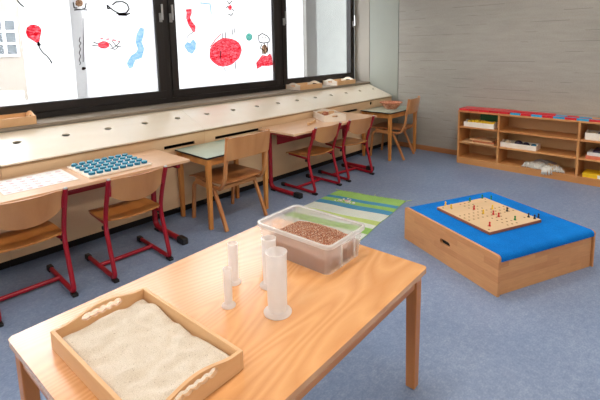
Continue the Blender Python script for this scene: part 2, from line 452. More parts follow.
struct('trim_4', G().box(X0, X1, YW, YW + .25, 2.72, ZC), 'wall')               # lintel
struct('baseboard_back', G().box(X1 - .018, X1, Y0, 3.31, 0, .068), 'base_wood', bevel=.003)
struct('baseboard_right', G().box(X0, X1 - .02, Y0, Y0 + .018, 0, .068), 'base_wood')
# a thin scratched outline on the wall where a board once hung
g = G(); g.box(X1 - .004, X1 + .001, .3, 1.822, 1.762, 1.767); g.box(X1 - .0015, X1 + .001, 1.818, 1.8235, 1.50, 1.767)
struct('trim_5', g, 'reveal')
# sill
g = G(); g.box(X0, X1 - .003, 3.80, YW, .907, .935)
struct('window_sill', g, 'sill', bevel=.004)

# windows: dark frames, stiles measured on the plane Y = 4.10
def window(n, xa, xb, zb=.9355, zt=2.72, handle=None, stile=.095):
    g = G()
    g.box(xa, xb, YW, YW + .09, zb, zb + .0515); g.box(xa, xb, YW, YW + .09, zt - .045, zt)
    g.box(xa, xa + .035, YW, YW + .09, zb + .045, zt - .045); g.box(xb - .035, xb, YW, YW + .09, zb + .045, zt - .045)
    w = struct('window_%d' % n, g, 'frame', bevel=.003)
    a, b = xa + .038, xb - .038; zz0, zz1 = zb + .0545, zt - .048; s = stile - .02
    g = G()
    g.box(a, b, YW - .012, YW + .07, zz0, zz0 + .079); g.box(a, b, YW - .012, YW + .07, zz1 - .07, zz1)
    g.box(a, a + s, YW - .012, YW + .07, zz0 + .079, zz1 - .07); g.box(b - s, b, YW - .012, YW + .07, zz0 + .079, zz1 - .07)
    obj('window_sash', g, 'frame', w, bevel=.003)
    obj('pane', G().box(a + s - .005, b - s + .005, YW + .04, YW + .046, zz0 + .074, zz1 - .065), 'glass', w)
    for hx, d in (handle or []):
        g = G(); g.box(hx - .016, hx + .016, YW - .022, YW - .012, 1.77, 1.86)
        g.tube([(hx, YW - .02, 1.80), (hx, YW - .05, 1.80)], .009, 10)
        g.box(hx - .009, hx + .009, YW - .062, YW - .046, 1.79, 1.945)
        obj('window_handle', g, 'chrome', w, bevel=.002)
    return w
window(1, .52, 2.345, handle=[(2.285, 1)])
window(2, 2.345, 3.98, handle=[(2.40, 1)])
window(3, 3.98, 5.596, handle=[(4.04, 1), (5.535, 1)])
window(4, -.98, .52); window(5, -2.48, -.98)

def at_window(px, py, Y):            # point of the window plane Y that the calibrated view shows at px, py
    v = RIGHT * (px - PCX) / FPX + DOWN * (py - PCY) / FPX + FWD
    p = CAM + v * (Y - CAM.y) / v.y; return p.x, p.z
# frosted sheets on the panes, each with the children's drawings
FY = YW + .030
def sheet(name, label, x0, x1, dy, z0=1.02, z1=2.2):
    t = thing(name, label, 'film', ((x0 + x1) / 2, FY + dy, z0))
    w = (x1 - x0) / 2
    obj('sheet', G().box(-w, w, 0, .0015, 0, z1 - z0), 'film', t)
    return t
def local(t, pts):
    o = []
    for px, py in pts:
        x, z = at_window(px, py, t.location.y); o.append((x - t.location.x, z - t.location.z))
    return o
def blob(t, name, pts, mat, rings=1):
    g = G(); p = local(t, pts); dy = -.002
    g.prism(p, [], .0008, lambda u, v, w: (u, dy - w, v))
    return obj(name, g, mat, t)
def strokes(t, name, lines, mat, w=.006):
    g = G()
    for L in lines:
        q = local(t, L)
        for (a, b) in zip(q, q[1:]):
            d = Vector((b[0] - a[0], b[1] - a[1]));
            if d.length < 1e-6: continue
            n = Vector((-d.y, d.x)).normalized() * w * .85
            P = [(a[0] - n.x, a[1] - n.y), (b[0] - n.x, b[1] - n.y), (b[0] + n.x, b[1] + n.y), (a[0] + n.x, a[1] + n.y)]
            g.prism(P, [], .0006, lambda u, v, k: (u, -.0035 - k, v))
    return obj(name, g, mat, t)
def oval(cx, cy, rx, ry, n=22, rot=0, wob=0):
    o = []
    for k in range(n):
        a = 2 * PI * k / n; r = 1 + (random.random() - .5) * wob
        x, y = rx * r * math.cos(a), ry * r * math.sin(a)
        o.append((cx + x * math.cos(rot) - y * math.sin(rot), cy + x * math.sin(rot) + y * math.cos(rot)))
    return o
def worm(pts, wd):
    L, Rr = [], []
    for i, (x, y) in enumerate(pts):
        a = pts[max(0, i - 1)]; b = pts[min(len(pts) - 1, i + 1)]
        d = Vector((b[0] - a[0], b[1] - a[1])).normalized()
        L.append((x - d.y * wd[i], y + d.x * wd[i])); Rr.append((x + d.y * wd[i], y - d.x * wd[i]))
    return L + Rr[::-1]
sA = sheet('frosted_sheet', 'narrow frosted sheet with the red balloon drawing, left end of the windows', 1.045, 1.535, 0)
blob(sA, 'balloon_drawing', worm([(33, 24.6), (33, 27), (33.5, 31), (34.5, 35), (36.5, 39), (38.5, 43.5)], [2.5, 6.3, 8.0, 7.2, 4.0, .8]), 'w_red')
strokes(sA, 'string_drawing', [[(38, 43), (39.5, 48), (43, 53), (47, 56), (50, 60), (52, 63.5)], [(38, 42), (40.5, 45), (37.5, 45.5), (38, 42)], [(17, 0), (20, 4), (24, 7)]], 'ink', .006)
sB = sheet('frosted_sheet', 'frosted sheet with blue worm and small red creature drawings, beside the first handle', 1.435, 2.245, -.008)
blob(sB, 'worm_drawing', worm([(142, 28), (140, 35), (138.5, 42), (141, 49), (139, 55), (133, 58), (130, 64), (131, 68)], [2, 3.6, 3, 3.2, 4, 3.2, 3.5, 2]), 'w_blue')
blob(sB, 'creature_drawing', oval(103.5, 45, 6.0, 3.8, wob=.2), 'w_red')
strokes(sB, 'creature_outline', [[(93, 42), (98, 44)], [(92, 45.5), (98, 46)], [(109, 43), (113, 48), (118, 44), (120, 41)], [(110, 48), (115, 49.5), (118, 47)], [(112, 41), (116, 46), (121, 47)]], 'ink', .005)
strokes(sB, 'creature_dots', [[(100, 39), (103, 38.5)], [(106, 39.3), (109, 39)], [(112, 40), (116, 40.3)], [(118, 41), (119, 42)]], 'w_red', .007)
strokes(sB, 'airship_drawing', [[(112, 5), (116, 2), (122, 1.5), (127, 4), (129, 9), (126, 13), (119, 13.5), (114, 11), (110, 8), (107, 5), (107.5, 9), (110, 8)], [(117, 13.5), (124, 14.5), (130, 13.5)], [(118, 15), (127, 15.3)]], 'ink', .008)
blob(sB, 'airship_cabin', worm([(116, 13.6), (121, 14.4), (126, 14.4), (130, 13.6)], [.4, 1, 1, .5]), 'w_brown')
strokes(sB, 'column_writing', [[(83, 18), (83.2, 40), (83, 62)], [(80, 37), (79, 41), (81, 43), (79, 46), (80.5, 49), (79, 53), (80.5, 56), (79, 60), (80.5, 63), (79.5, 65)]], 'w_brown', .004)
blob(sB, 'brown_spot', oval(83.5, 68.5, 2.2, 1.7, wob=.5), 'w_brown')
blob(sB, 'tan_figure', oval(79, 3.2, 4.0, 3.4, wob=.3), 'w_tan')
strokes(sB, 'figure_outline', [[(73, 2), (74, 8), (77, 8)], [(82, 8), (85, 8.5), (86, 3)], [(74, 10), (79, 9.6), (87, 10)]], 'ink', .006)
sC = sheet('frosted_sheet', 'wide frosted sheet with the big red ball drawing on the middle window', 2.455, 3.87, 0)
blob(sC, 'snake_drawing', worm([(188.5, 9), (189, 13), (188, 18), (190, 23), (193, 27), (194, 32)], [3, 2.6, 2.0, 2.4, 2.8, 1.2]), 'w_red')
strokes(sC, 'snake_string', [[(193, 32), (189, 35), (186.5, 38)]], 'ink', .004)
blob(sC, 'heart_drawing', [(184, 46), (187, 42), (190, 43), (193, 39), (196, 43), (195.5, 49), (192, 54), (188, 52)], 'w_blue')
blob(sC, 'ball_drawing', oval(225, 52, 16.4, 14.0, rot=-.35, wob=.08), 'w_red')
strokes(sC, 'ball_marks', [[(222.5, 33), (222.5, 38)], [(225, 32), (225.5, 38)], [(232, 29), (232.4, 35)], [(234, 28), (234.2, 33)], [(224.5, 68), (225, 71)], [(235, 62), (235.5, 69)], [(220.5, 51), (220, 59)]], 'ink', .006)
strokes(sC, 'ball_rays', [[(210, 47), (215, 40), (221, 34)]], 'w_red', .007)
blob(sC, 'green_balloon', oval(249, 37, 3.3, 3.8), 'w_teal')
strokes(sC, 'cow_outline', [[(259, 42), (258, 36), (262, 33.5), (267, 36), (270, 40), (268, 42.5), (263, 43), (259, 42)], [(262, 37), (262.3, 38.5)], [(265, 36.6), (265.2, 38)], [(264, 43), (264, 54)], [(267.5, 43), (267.8, 54)], [(262, 44), (260, 48), (263, 50), (262, 54)], [(265, 46), (267, 50), (265, 54)]], 'ink', .008)
blob(sC, 'red_skirt', [(262, 55), (267, 56), (270, 53), (272, 58), (273, 65), (268, 66), (262, 66), (257, 69), (256, 63)], 'w_red')
blob(sC, 'pink_top', oval(264.5, 49, 3, 5, wob=.2), 'w_tan')
blob(sC, 'small_red_figure', oval(230, 7.5, 1.9, 2.8, wob=.3), 'w_red')
strokes(sC, 'small_figure_lines', [[(227, 1), (229, 4), (232, 1)], [(226, 8), (228, 6)], [(232, 9), (234, 11)], [(228, 14), (231, 15.5), (233, 13)]], 'ink', .007)
strokes(sC, 'pale_scribble', [[(200, 3), (210, 4), (211, 14)]], 'w_blue', .009)
sD = sheet('frosted_sheet', 'plain frosted strip on the rightmost window left of the view to outside', 4.10, 4.455, 0)

# outside
g = G(); g.box(-30, 40, YW + .3, 60, -4.2, -4.0); struct('ground_outside', g, 'asphalt')
b = thing('apartment_building', 'cream building with white framed windows across the street, seen at left edge', 'building', (1.0, 18, -4))
obj('wall', G().box(-9, 3.9, 0, 6, 0, 11), 'facade', b)
for i in range(6):
    for k in range(3):
        x = 3.0 - i * 1.45; z = 2.4 + k * 2.6 + .35
        f = obj('window_frame', G().box(x - .42, x + .42, -.06, 0, z, z + 1.35), 'white_trim', b)
        g = G()
        for u in (-1, 1):
            for v in range(3): g.box(x + u * .2 - .15, x + u * .2 + .15, -.075, -.06, z + .08 + v * .42, z + .42 + v * .42)
        obj('pane', g, 'ext_glass', f)
r_ = thing('low_roof', 'grey flat roof with skylights below the building across the street', 'roof', (1.0, 11, -4))
obj('roof_slab', G().box(-6, 3.5, 0, 3.5, 0, 4.1), 'roof', r_)
for x in (.4, 1.3, 2.2):
    g = G(); g.prism([(0, 0), (.7, 0), (.5, .45), (.2, .45)], [], 1.0, lambda u, v, w, x=x: (x + u, .6 + w, 4.1 + v)); obj('skylight', g, 'white_trim', r_)
p = obj('concrete_pillar', G().box(4.98, 5.22, 4.55, 4.98, -4, 5), 'ext_concrete'); tag(p, 'grey concrete pillar outside the rightmost window', 'pillar')
p = obj('outside_wall', G().box(5.3, 8.5, 5.0, 5.3, -4, 6), 'ext_wall'); tag(p, 'pale rendered house wall right of the pillar outside', 'wall')

# unseen ceiling lamps, added to brighten the room
first = None
for i, (x, y) in enumerate([(x, y) for x in (-.9, 1.5, 3.9) for y in (-1.3, 1.2)]):
    lab = 'rectangular fill lamp with white diffuser added on the unseen ceiling, %s of the %s row' % (['first', 'second', 'third'][i // 2], ['right', 'window side'][i % 2])
    if first is None:
        first = thing('fill_lamp', lab, 'lamp', (x, y, ZC - .09), 0, 'added fill lamps')
        obj('fill_lamp_housing', G().box(-.62, .62, -.12, .12, .03, .088), 'white_trim', first, bevel=.004)
        obj('diffuser', G().box(-.6, .6, -.1, .1, .012, .03), 'lamp', first)
    else: dup(first, (x, y, ZC - .09), label=lab)
    ld = bpy.data.lights.new('fill_light', 'AREA'); ld.shape = 'RECTANGLE'; ld.size = 1.2; ld.size_y = .2
    ld.energy = FILL_POWER; ld.color = FILL_COLOUR
    lo = bpy.data.objects.new('fill_light', ld); C.objects.link(lo); lo.location = (x, y, ZC - .085)

# ------------------------------------------------------------------ slanted bench units under the window
YF, ZF, YT, ZT = 3.39, .749, 3.80, .903
SL = Vector((0, YT - YF, ZT - ZF)); SLL = SL.length; SLn = SL.normalized(); NRM = Vector((0, -SLn.z, SLn.y))
joints = [-2.57, -.98, .655, 2.28, 3.93, 5.56]
holes = [.818 - .333 * k for k in range(8, 0, -1)] + [.818, 1.155, 1.488, 1.817, 2.151, 2.483, 2.814, 3.149, 3.475, 3.796, 4.134, 4.453, 4.779, 5.106, 5.444]
slots = [(1.86, 2.172), (2.401, 3.02), (4.2, 4.72), (-.5, .1)]
names = ['leftmost unit behind the viewer', 'second unit behind the viewer', 'behind the desk with the blue caps', 'behind the green topped table and wooden chair',
         'behind the red framed desk holding the open tray', 'in the far corner']
for i, (a, b_) in enumerate(zip(joints, joints[1:])):
    t = thing('slanted_cabinet', 'birch plywood cabinet with slanted top, unit ' + ['far left out of view', 'left of the paper sheet', 'behind the desk with the teal caps', 'behind the first green topped table', 'in the far corner'][i], 'cabinet', (a, YF, 0), 0, 'slanted plywood cabinets')
    w = b_ - a - .003
    hs = [circ(h - a, .265 / .43 * SLL, .030, .023, 14) for h in holes if a + .05 < h < b_ - .05]
    def mp(u, v, k): return Vector((u, 0, ZF)) + SLn * v + NRM * (-k)
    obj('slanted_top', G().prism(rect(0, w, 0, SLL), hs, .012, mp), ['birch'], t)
    sl = []
    for s0, s1 in slots:
        if a < s0 and s1 < b_: sl.append(rect(s0 - a, s1 - a, .625, .655))
    if a < 5.0 < b_: sl.append(circ(5.03 - a, .69, .03, .026, 14))
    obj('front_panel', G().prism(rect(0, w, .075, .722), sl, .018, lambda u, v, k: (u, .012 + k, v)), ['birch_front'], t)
    obj('lip', G().box(0, w, .006, .024, .726, .733), 'birch_dark', t)
    g = G(); g.box(0, .016, .034, .40, .075, .722); g.box(w - .016, w, .034, .40, .075, .722)
    g.box(.018, w - .018, .034, .40, .075, .09); g.box(.018, w - .018, .384, .40, .092, .72)
    obj('carcass', g, 'dark', t)  # carcass coloured black for the shade seen through holes and slots
    obj('plinth', G().box(0, w, .07, .40, 0, .073), 'dark', t)

# ------------------------------------------------------------------ red framed school desks
def red_desk(loc, w, label, z=.66, d=.545):
    t = thing('school_desk', label, 'desk', loc, 0)            # origin: front left corner of the top, on the floor
    obj('tabletop', G().box(0, w, 0, d, z - .022, z), 'desk_top', t, bevel=.003)
    for x in (.078, w - .085):
        path = fillet([(x, d - .09, z - .03), (x, d - .09, .024), (x, .04, .024)], [.07], 8)
        g = G().tube(path, .022, 14)
        f = obj('leg_frame', g, 'red_metal', t, smooth=True)
        obj('foot_cap', G().box(x - .026, x + .026, -.01, .085, 0, .052), 'black_plastic', f, bevel=.01)
        obj('foot_cap', G().box(x - .026, x + .026, d - .17, d - .11, 0, .02), 'black_plastic', f, bevel=.004)
        g = G(); g.box(x - .016, x + .016, .03, d - .03, z - .058, z - .024)
        obj('top_bracket', g, 'red_metal', t, bevel=.004)
    obj('modesty_panel', G().prism(rect(.112, w - .112, z - .17, z - .03), [circ(.2, z - .06, .008, n=10), circ(w - .2, z - .06, .008, n=10)], .012,
        lambda u, v, k: (u, d - .17 + k, v)), 'red_metal', t)
    g = G(); g.box(.112, w - .112, .06, .085, z - .05, z - .024); obj('front_rail', g, 'red_metal', t, bevel=.003)
    obj('bag_hook', G().box(w - .03, w - .006, .1, .16, z - .05, z - .023), 'black_plastic', t, bevel=.006)
    return t
red_desk((.26, 2.835, 0), 1.50, 'red-framed desk at left holding the white paper and the board of teal caps')
red_desk((2.925, 2.855, 0), 1.42, 'red-framed desk holding the open white tray, between the two green topped tables', d=.522)

# ------------------------------------------------------------------ green topped wooden tables
def green_table(loc, w, d, z, label):
    t = thing('green_topped_table', label, 'table', loc, 0)
    obj('tabletop', G().box(.002, w - .002, .002, d - .002, z - .002, z), 'green_top', t)
    obj('edge_band', G().box(0, w, 0, d, z - .016, z - .0025), 'black_edge', t, bevel=.002)
    for y in (.03, d - .05): obj('apron', G().box(.06, w - .06, y, y + .02, z - .08, z - .018), 'orange_wood', t)
    for x in (.03, w - .05): obj('apron', G().box(x, x + .02, .06, d - .06, z - .08, z - .018), 'orange_wood', t)
    for x in (.03, w - .03):
        for y in (.03, d - .03):
            g = G(); s = .021; q = .016
            P = [(x + a * q, y + b_ * q, 0) for a, b_ in ((-1, -1), (1, -1), (1, 1), (-1, 1))] + [(x + a * s, y + b_ * s, z - .018) for a, b_ in ((-1, -1), (1, -1), (1, 1), (-1, 1))]
            v = [g.bm.verts.new(p) for p in P]
            for f in ((3, 2, 1, 0), (4, 5, 6, 7), (0, 1, 5, 4), (1, 2, 6, 5), (2, 3, 7, 6), (3, 0, 4, 7)): g._f([v[k] for k in f])
            obj('leg', g, 'orange_wood', t, bevel=.004)
    return t
green_table((1.945, 2.885, 0), .68, .49, .62, 'wooden table with pale green top and black edge, next to the near wooden chair')
green_table((4.75, 2.915, 0), .70, .465, .63, 'wooden table with pale green top in the far corner, under the red bowl')

# ------------------------------------------------------------------ chairs
def red_chair(loc, rz, label, name='school_chair'):
    t = thing(name, label, 'chair', loc, rz, 'red-framed school chairs')      # origin: between the rear feet
    hw = .198
    for s in (-1, 1):
        x = s * hw
        path = fillet([(x, -.02, .69), (x, .055, .50), (x, .095, .36), (x, -.006, .022), (x, .44, .022)], [.1, .12, .045], 7)
        f = obj('side_frame', G().tube(path, .0150, 12), 'red_metal', t, smooth=True)
        obj('foot_cap', G().box(x - .017, x + .017, .425, .482, 0, .038), 'black_plastic', f, bevel=.006)
        obj('foot_cap', G().box(x - .017, x + .017, -.024, .032, 0, .020), 'black_plastic', f, bevel=.005)
        obj('end_cap', G().lathe([(0, .012), (.009, .010), (.0125, .004), (.0125, 0), (0, 0)], x, -.0215, 12, .69), 'chrome', f, smooth=True)
        obj('back_bracket', G().prism([(-.012, .57), (.03, .555), (.036, .60), (.012, .665), (-.03, .675)], [], .012, lambda u, v, k, s=s, x=x: (x - s * (.010 + k), u + .022, v)), 'red_metal', f, bevel=.003)
        g = G().tube(fillet([(x, .09, .352), (x - s * .02, .13, .352), (x - s * .02, .38, .366)], .02, 4), .0115, 10)
        obj('seat_rail', g, 'red_metal', f, smooth=True)
        obj('joint_cap', G().box(x - .016, x + .016, .098, .122, .328, .352), 'black_plastic', f, bevel=.004)
    obj('cross_bar', G().tube([(-hw, .252, .026), (hw, .252, .026)], .0145, 12), 'red_metal', t, smooth=True)
    # moulded seat: rounded plan, front edge rolled down, slight dish
    def sf(u, v, dz):
        y = .055 + .385 * v
        half = .190 + .010 * math.sin(PI * min(1, v * 1.1))
        e = 1
        if v > .82: e = math.sqrt(max(0, 1 - ((v - .82) / .18) ** 2 * .18))
        if v < .15: e = 1 - .10 * ((.15 - v) / .15) ** 2
        x = (u * 2 - 1) * half * e
        z = .376 + .012 * (abs(u * 2 - 1) ** 2) * (1 - v * .5) + .010 * (v < .3) * ((.3 - v) / .3) - .020 * max(0, (v - .8) / .2) ** 2
        return (x, y, z + dz)
    g = G(); n, m_ = 14, 16
    A = g.grid(n, m_, lambda u, v: sf(u, v, .005)); B = g.grid(n, m_, lambda u, v: sf(u, v, -.006))
    def rim(V): return [V[0][i] for i in range(n + 1)] + [V[j][n] for j in range(1, m_ + 1)] + [V[m_][i] for i in range(n - 1, -1, -1)] + [V[j][0] for j in range(m_ - 1, 0, -1)]
    ra, rb = rim(A), rim(B)
    for k in range(len(ra)): g._f([ra[k], ra[(k + 1) % len(ra)], rb[(k + 1) % len(ra)], rb[k]])
    obj('seat', g, 'seat', t, smooth=True)
    # backrest shell: straight top with rounded corners, belly hanging down in the middle
    def bf(u, v, dy):
        a = u * 2 - 1
        x = a * .182
        top = .692 - .010 * abs(a) ** 6
        bot = .512 + .058 * abs(a) ** 2.6
        z = bot + (top - bot) * v
        y = .012 - .050 * (1 - a * a) + (z < 9) * (.62 - z) * .28
        return (x, y + dy, z)
    g = G(); n, m_ = 16, 8
    A = g.grid(n, m_, lambda u, v: bf(u, v, .005)); B = g.grid(n, m_, lambda u, v: bf(u, v, -.006))
    ra, rb = rim(A), rim(B)
    for k in range(len(ra)): g._f([ra[k], ra[(k + 1) % len(ra)], rb[(k + 1) % len(ra)], rb[k]])
    obj('backrest', g, 'shell', t, smooth=True)
    return t
rc = red_chair((.632, 2.735, 0), 0, 'red-framed beech chair at left edge, pulled to the desk in front of the white paper')
dup(rc, (1.272, 2.705, 0), 0, 'red-framed beech chair pulled to the desk in front of the teal cap board')
dup(rc, (3.374, 2.818, 0), 0, 'red-framed beech chair at far desk, nearer one of the pair beside the rug')
dup(rc, (3.938, 2.800, 0), R(-6), 'red-framed beech chair at far desk, the pair\'s farther one next to the corner table')

def wooden_chair(loc, rz, label, hw=.235, k=1.0):
    t = thing('wooden_chair', label, 'chair', loc, rz)
    def P(pts, r): return [(p[1], p[2]) for p in fillet([(0, y, z * k) for y, z in pts], r, 7)]
    for s in (-1, 1):
        x0, x1 = sorted((s * hw, s * (hw - .028)))
        obj('back_post', G().ribbon(P([(-.055, .795), (-.025, .60), (.0, .44), (.055, .345), (.40, .372)], [.1, .1, .09]), x0, x1, .024), 'chair_wood', t, bevel=.004)
        x2, x3 = (x0 + s * .0, x1)
        obj('leg', G().ribbon(P([(.47, 0), (.435, .352), (.20, .334)], [.07]), x0 + s * .001, x1 - s * .001, .026), 'chair_wood', t, bevel=.004)
        obj('leg', G().ribbon(P([(.0, 0), (.085, .19), (.155, .331)], [.05]), x0 + s * .001, x1 - s * .001, .026), 'chair_wood', t, bevel=.004)
    def sf(u, v, dz):
        a = u * 2 - 1; y = .035 + .455 * v
        x = a * (hw - .002) * (1 if v > .12 else .93 + .07 * v / .12)
        return (x, y, (.398 - .010 * (1 - a * a) * (1 - v) - .012 * max(0, (v - .85) / .15) ** 2) * k + dz)
    def shellmesh(fn, n, m_, th, ax):
        g = G(); A = g.grid(n, m_, lambda u, v: fn(u, v, th)); B = g.grid(n, m_, lambda u, v: fn(u, v, -th))
        def rim(V): return [V[0][i] for i in range(n + 1)] + [V[j][n] for j in range(1, m_ + 1)] + [V[m_][i] for i in range(n - 1, -1, -1)] + [V[j][0] for j in range(m_ - 1, 0, -1)]
        ra, rb = rim(A), rim(B)
        for q in range(len(ra)): g._f([ra[q], ra[(q + 1) % len(ra)], rb[(q + 1) % len(ra)], rb[q]])
        return g
    obj('seat', shellmesh(sf, 12, 10, .006, 0), 'chair_seat', t, smooth=True)
    def bf(u, v, dy):
        a = u * 2 - 1; z = (.605 + .185 * v) * k
        return (a * (hw - .002 - .008 * (v > .9)), -.052 - .022 * (1 - a * a) + (.70 * k - z) * .16 + dy, z)
    obj('backrest', shellmesh(bf, 12, 6, .006, 0), 'shell', t, smooth=True)
    g = G(); g.tube([(-.01, -.083, .755 * k), (-.01, -.076, .755 * k)], .006, 10)
    obj('rivet', g, 'gasket', t)
    obj('seat_rail', G().box(-hw + .03, hw - .03, .10, .122, .318 * k, .352 * k), 'chair_wood', t, bevel=.003)
    obj('seat_rail', G().box(-hw + .03, hw - .03, .37, .392, .315 * k, .350 * k), 'chair_wood', t, bevel=.003)
    return t
wooden_chair((2.258, 2.785, 0), R(1.5), 'bent beech wooden chair at the nearer green topped table, rivet in its backrest', .236)
wooden_chair((5.11, 2.85, 0), R(10), 'bent beech wooden chair in the far corner by the red bowl', .205, 1.01)

# ------------------------------------------------------------------ things on the left desk
DZ = .660
t = thing('cap_board', 'pale wooden board with rows of teal round caps on the left desk', 'board', (1.262, 3.112, DZ + .001), R(.5))
obj('board', G().box(-.222, .222, -.205, .205, 0, .014), 'white_wood', t, bevel=.002)
first = None
for i in range(8):
    for j in range(5):
        x = -.187 + i * .0535; y = -.158 + j * .079
        loc = (1.262 + x, 3.112 + y, DZ + .0155)
        NT = ['first', 'second', 'third', 'fourth', 'fifth', 'sixth', 'seventh', 'eighth']
        lab = 'round teal cap on the pale board, %s from left in the %s' % (NT[i], ['front row', 'second row from front', 'middle row', 'second row from back', 'back row'][j])
        if first is None:
            first = thing('teal_cap', lab, 'cap', loc, 0, 'teal caps on the board')
            obj('cap_body', G().lathe([(0, 0), (.021, 0), (.022, .003), (.022, .014), (.0205, .016)], 0, 0, 20), 'knob_body', first, smooth=True)
            obj('cap_top', G().lathe([(.0205, .016), (.018, .0185), (0, .019)], 0, 0, 20), 'knob_sheen', first, smooth=True)
        else: dup(first, loc, label=lab)
t = thing('printed_sheet', 'white paper sheet with rows of small faded red pictures on the left desk', 'paper', (.79, 3.15, DZ + .0008), R(-1))
obj('paper', G().box(-.215, .205, -.185, .175, 0, .0012), 'paper', t)
g = G()
for i in range(7):
    for j in range(5):
        g.mi = 0 if (i < 4 or (i + j) % 5 == 0) else 1
        x = -.185 + i * .058 + random.uniform(-.004, .004); y = -.15 + j * .066
        o = circ(x, y, .018, .012, 14); h = circ(x, y, .011, .006, 10)
        g.prism(o, [h] if (i * 3 + j) % 3 else [circ(x - .006, y, .005, .004, 8)], .0003, lambda u, v, w: (u, v, .0013 + w))
        g.prism(rect(x - .012, x + .012, y - .021, y - .018), [], .0003, lambda u, v, w: (u, v, .0013 + w))
obj('printed_pictures', g, ['print_red', 'print_pale'], t)

# ------------------------------------------------------------------ trays
def tray(name, loc, rz, w, l, h, label, mats=('white_wood', 'white_wood'), th=.010, scallop=True, arch=.022, group=None, hw=.085):
    """open tray; handle ends face +-Y, long sides face +-X, origin at base centre"""
    t = thing(name, label, 'tray', loc, rz, group)
    obj('bottom', G().box(-w / 2 + th, w / 2 - th, -l / 2 + th, l / 2 - th, .002, .009), mats[0], t)
    for s in (-1, 1):
        obj('side', G().box(*sorted((s * w / 2, s * (w / 2 - th))), -l / 2, l / 2, 0, h), mats[1], t, bevel=.0015)
        out = [(-w / 2 + th, 0), (w / 2 - th, 0), (w / 2 - th, h)]
        n = 20
        for k in range(1, n):
            u = 1 - 2 * k / n; out.append((u * (w / 2 - th), h + arch * (0.5 + .5 * math.cos(PI * min(1, abs(u) / .85))) ** .8))
        out.append((-w / 2 + th, h))
        if scallop:
            hc, hh = h - .010 + arch * .35, .0085
            sc = lambda k: .0055 * abs(math.sin(5 * PI * k / 40))
            hole = [(hw / 2 + .006 * math.cos(-PI / 2 + PI * k / 6), hc + hh * math.sin(-PI / 2 + PI * k / 6)) for k in range(7)]
            for k in range(1, 40): hole.append((hw / 2 - hw * k / 40, hc + hh + sc(k)))
            hole += [(-hw / 2 + .006 * math.cos(PI / 2 + PI * k / 6), hc + hh * math.sin(PI / 2 + PI * k / 6)) for k in range(7)]
            for k in range(1, 40): hole.append((-hw / 2 + hw * k / 40, hc - hh - sc(k)))
        else: hole = slot(0, h - .014, hw, .018)
        y0 = s * (l / 2) if s < 0 else l / 2 - th
        obj('handle_end', G().prism(out, [hole], th, lambda u, v, k, y0=y0: (u, y0 + k, v)), mats[0], t)
    return t
ST = .337, .565
sand = tray('sand_tray', (.539, 1.191, .5612), R(3.3), .330, .543, .058, 'beech tray with scalloped handles filled with sand on front table', ('tray_x', 'tray_y'), .012, True, .024, None, .13)
def sandz(x, y):
    from mathutils import noise as N
    h = .030 + .014 * N.noise(Vector((x * 9, y * 9, 1))) + .009 * N.noise(Vector((x * 22, y * 26, 5)))
    h += .012 * math.exp(-((x + .02) ** 2 + (y - .16) ** 2) / .012) - .006 * math.exp(-((x - .10) ** 2 + (y + .02) ** 2) / .003)
    h += .005 * math.exp(-((x - .09) ** 2 + (y + .05) ** 2) / .004) * math.sin(90 * x + 40 * y)
    return h
g = G()
def sg(u, v):
    x = (u - .5) * .302; y = (v - .5) * .515
    return (x, y, sandz(x, y) - .012 * (max(0, abs(u - .5) - .46) / .04) ** 2 - .012 * (max(0, abs(v - .5) - .47) / .03) ** 2)
g.grid(60, 90, sg)
s_ = obj('sand', g, 'sand', sand, smooth='all', recalc=False)
s_['kind'] = 'stuff'; s_['label'] = 'fine pale sand with finger marks'

tray('wooden_tray', (.79, 3.943, .9355), R(90), .270, .43, .068, 'small beech tray on the sill at the left edge of the photo', ('tray_y', 'tray_x'), .010, False, .026, None, .07)
tray('wooden_tray', (4.255, 3.943, .9355), R(90), .270, .43, .062, 'beech tray on the sill below the right window post, left of another tray', ('white_wood', 'tray_y'), .010, False, .028, None, .08)
tray('wooden_tray', (5.01, 3.943, .9355), R(90), .270, .43, .062, 'pale tray on the sill at the far right end of windows', ('white_wood', 'tray_x'), .010, False, .028, None, .08)
tray('wooden_tray', (3.805, 3.145, DZ + .001), R(-30), .26, .38, .074, 'open white tray with wooden blocks on the far red-framed desk', ('white_wood', 'white_wood'), .010, False, .020, None, .07)
NB = ['front left', 'front middle', 'front right', 'middle left', 'middle right', 'back left', 'back middle', 'back right']
for i, (u, v) in enumerate([(-.07, -.12), (.0, -.11), (.07, -.12), (-.06, -.01), (.05, .0), (-.07, .11), (.0, .12), (.07, .11)]):
    c30, s30 = math.cos(R(-30)), math.sin(R(-30))
    b_ = obj('wooden_block', G().box(-.022, .022, -.03, .03, 0, .058 + .008 * (i % 2)), 'tray_x' if i % 3 else 'copper', bevel=.003)
    b_.location = (3.805 + u * c30 - v * s30, 3.145 + u * s30 + v * c30, DZ + .0105); b_.rotation_euler = (0, 0, random.uniform(-.6, .6))
    tag(b_, 'small wooden block in the open white tray, %s' % NB[i], 'block', 'blocks in the white tray')
g = G(); g.prism([(0, 0), (.20, 0), (.20, .03), (.17, .032), (.165, .012), (.13, .012), (.125, .032), (.1, .032), (.095, .012), (.06, .012), (.055, .032), (.03, .032), (.0, .03)], [], .018, lambda u, v, w: (u, w, v))
c_ = obj('wooden_comb', g, 'tray_x'); c_.location = (3.36, 3.06, DZ + .001); c_.rotation_euler = (0, 0, R(18)); tag(c_, 'small notched wooden piece on far desk left of the white tray', 'wooden piece')

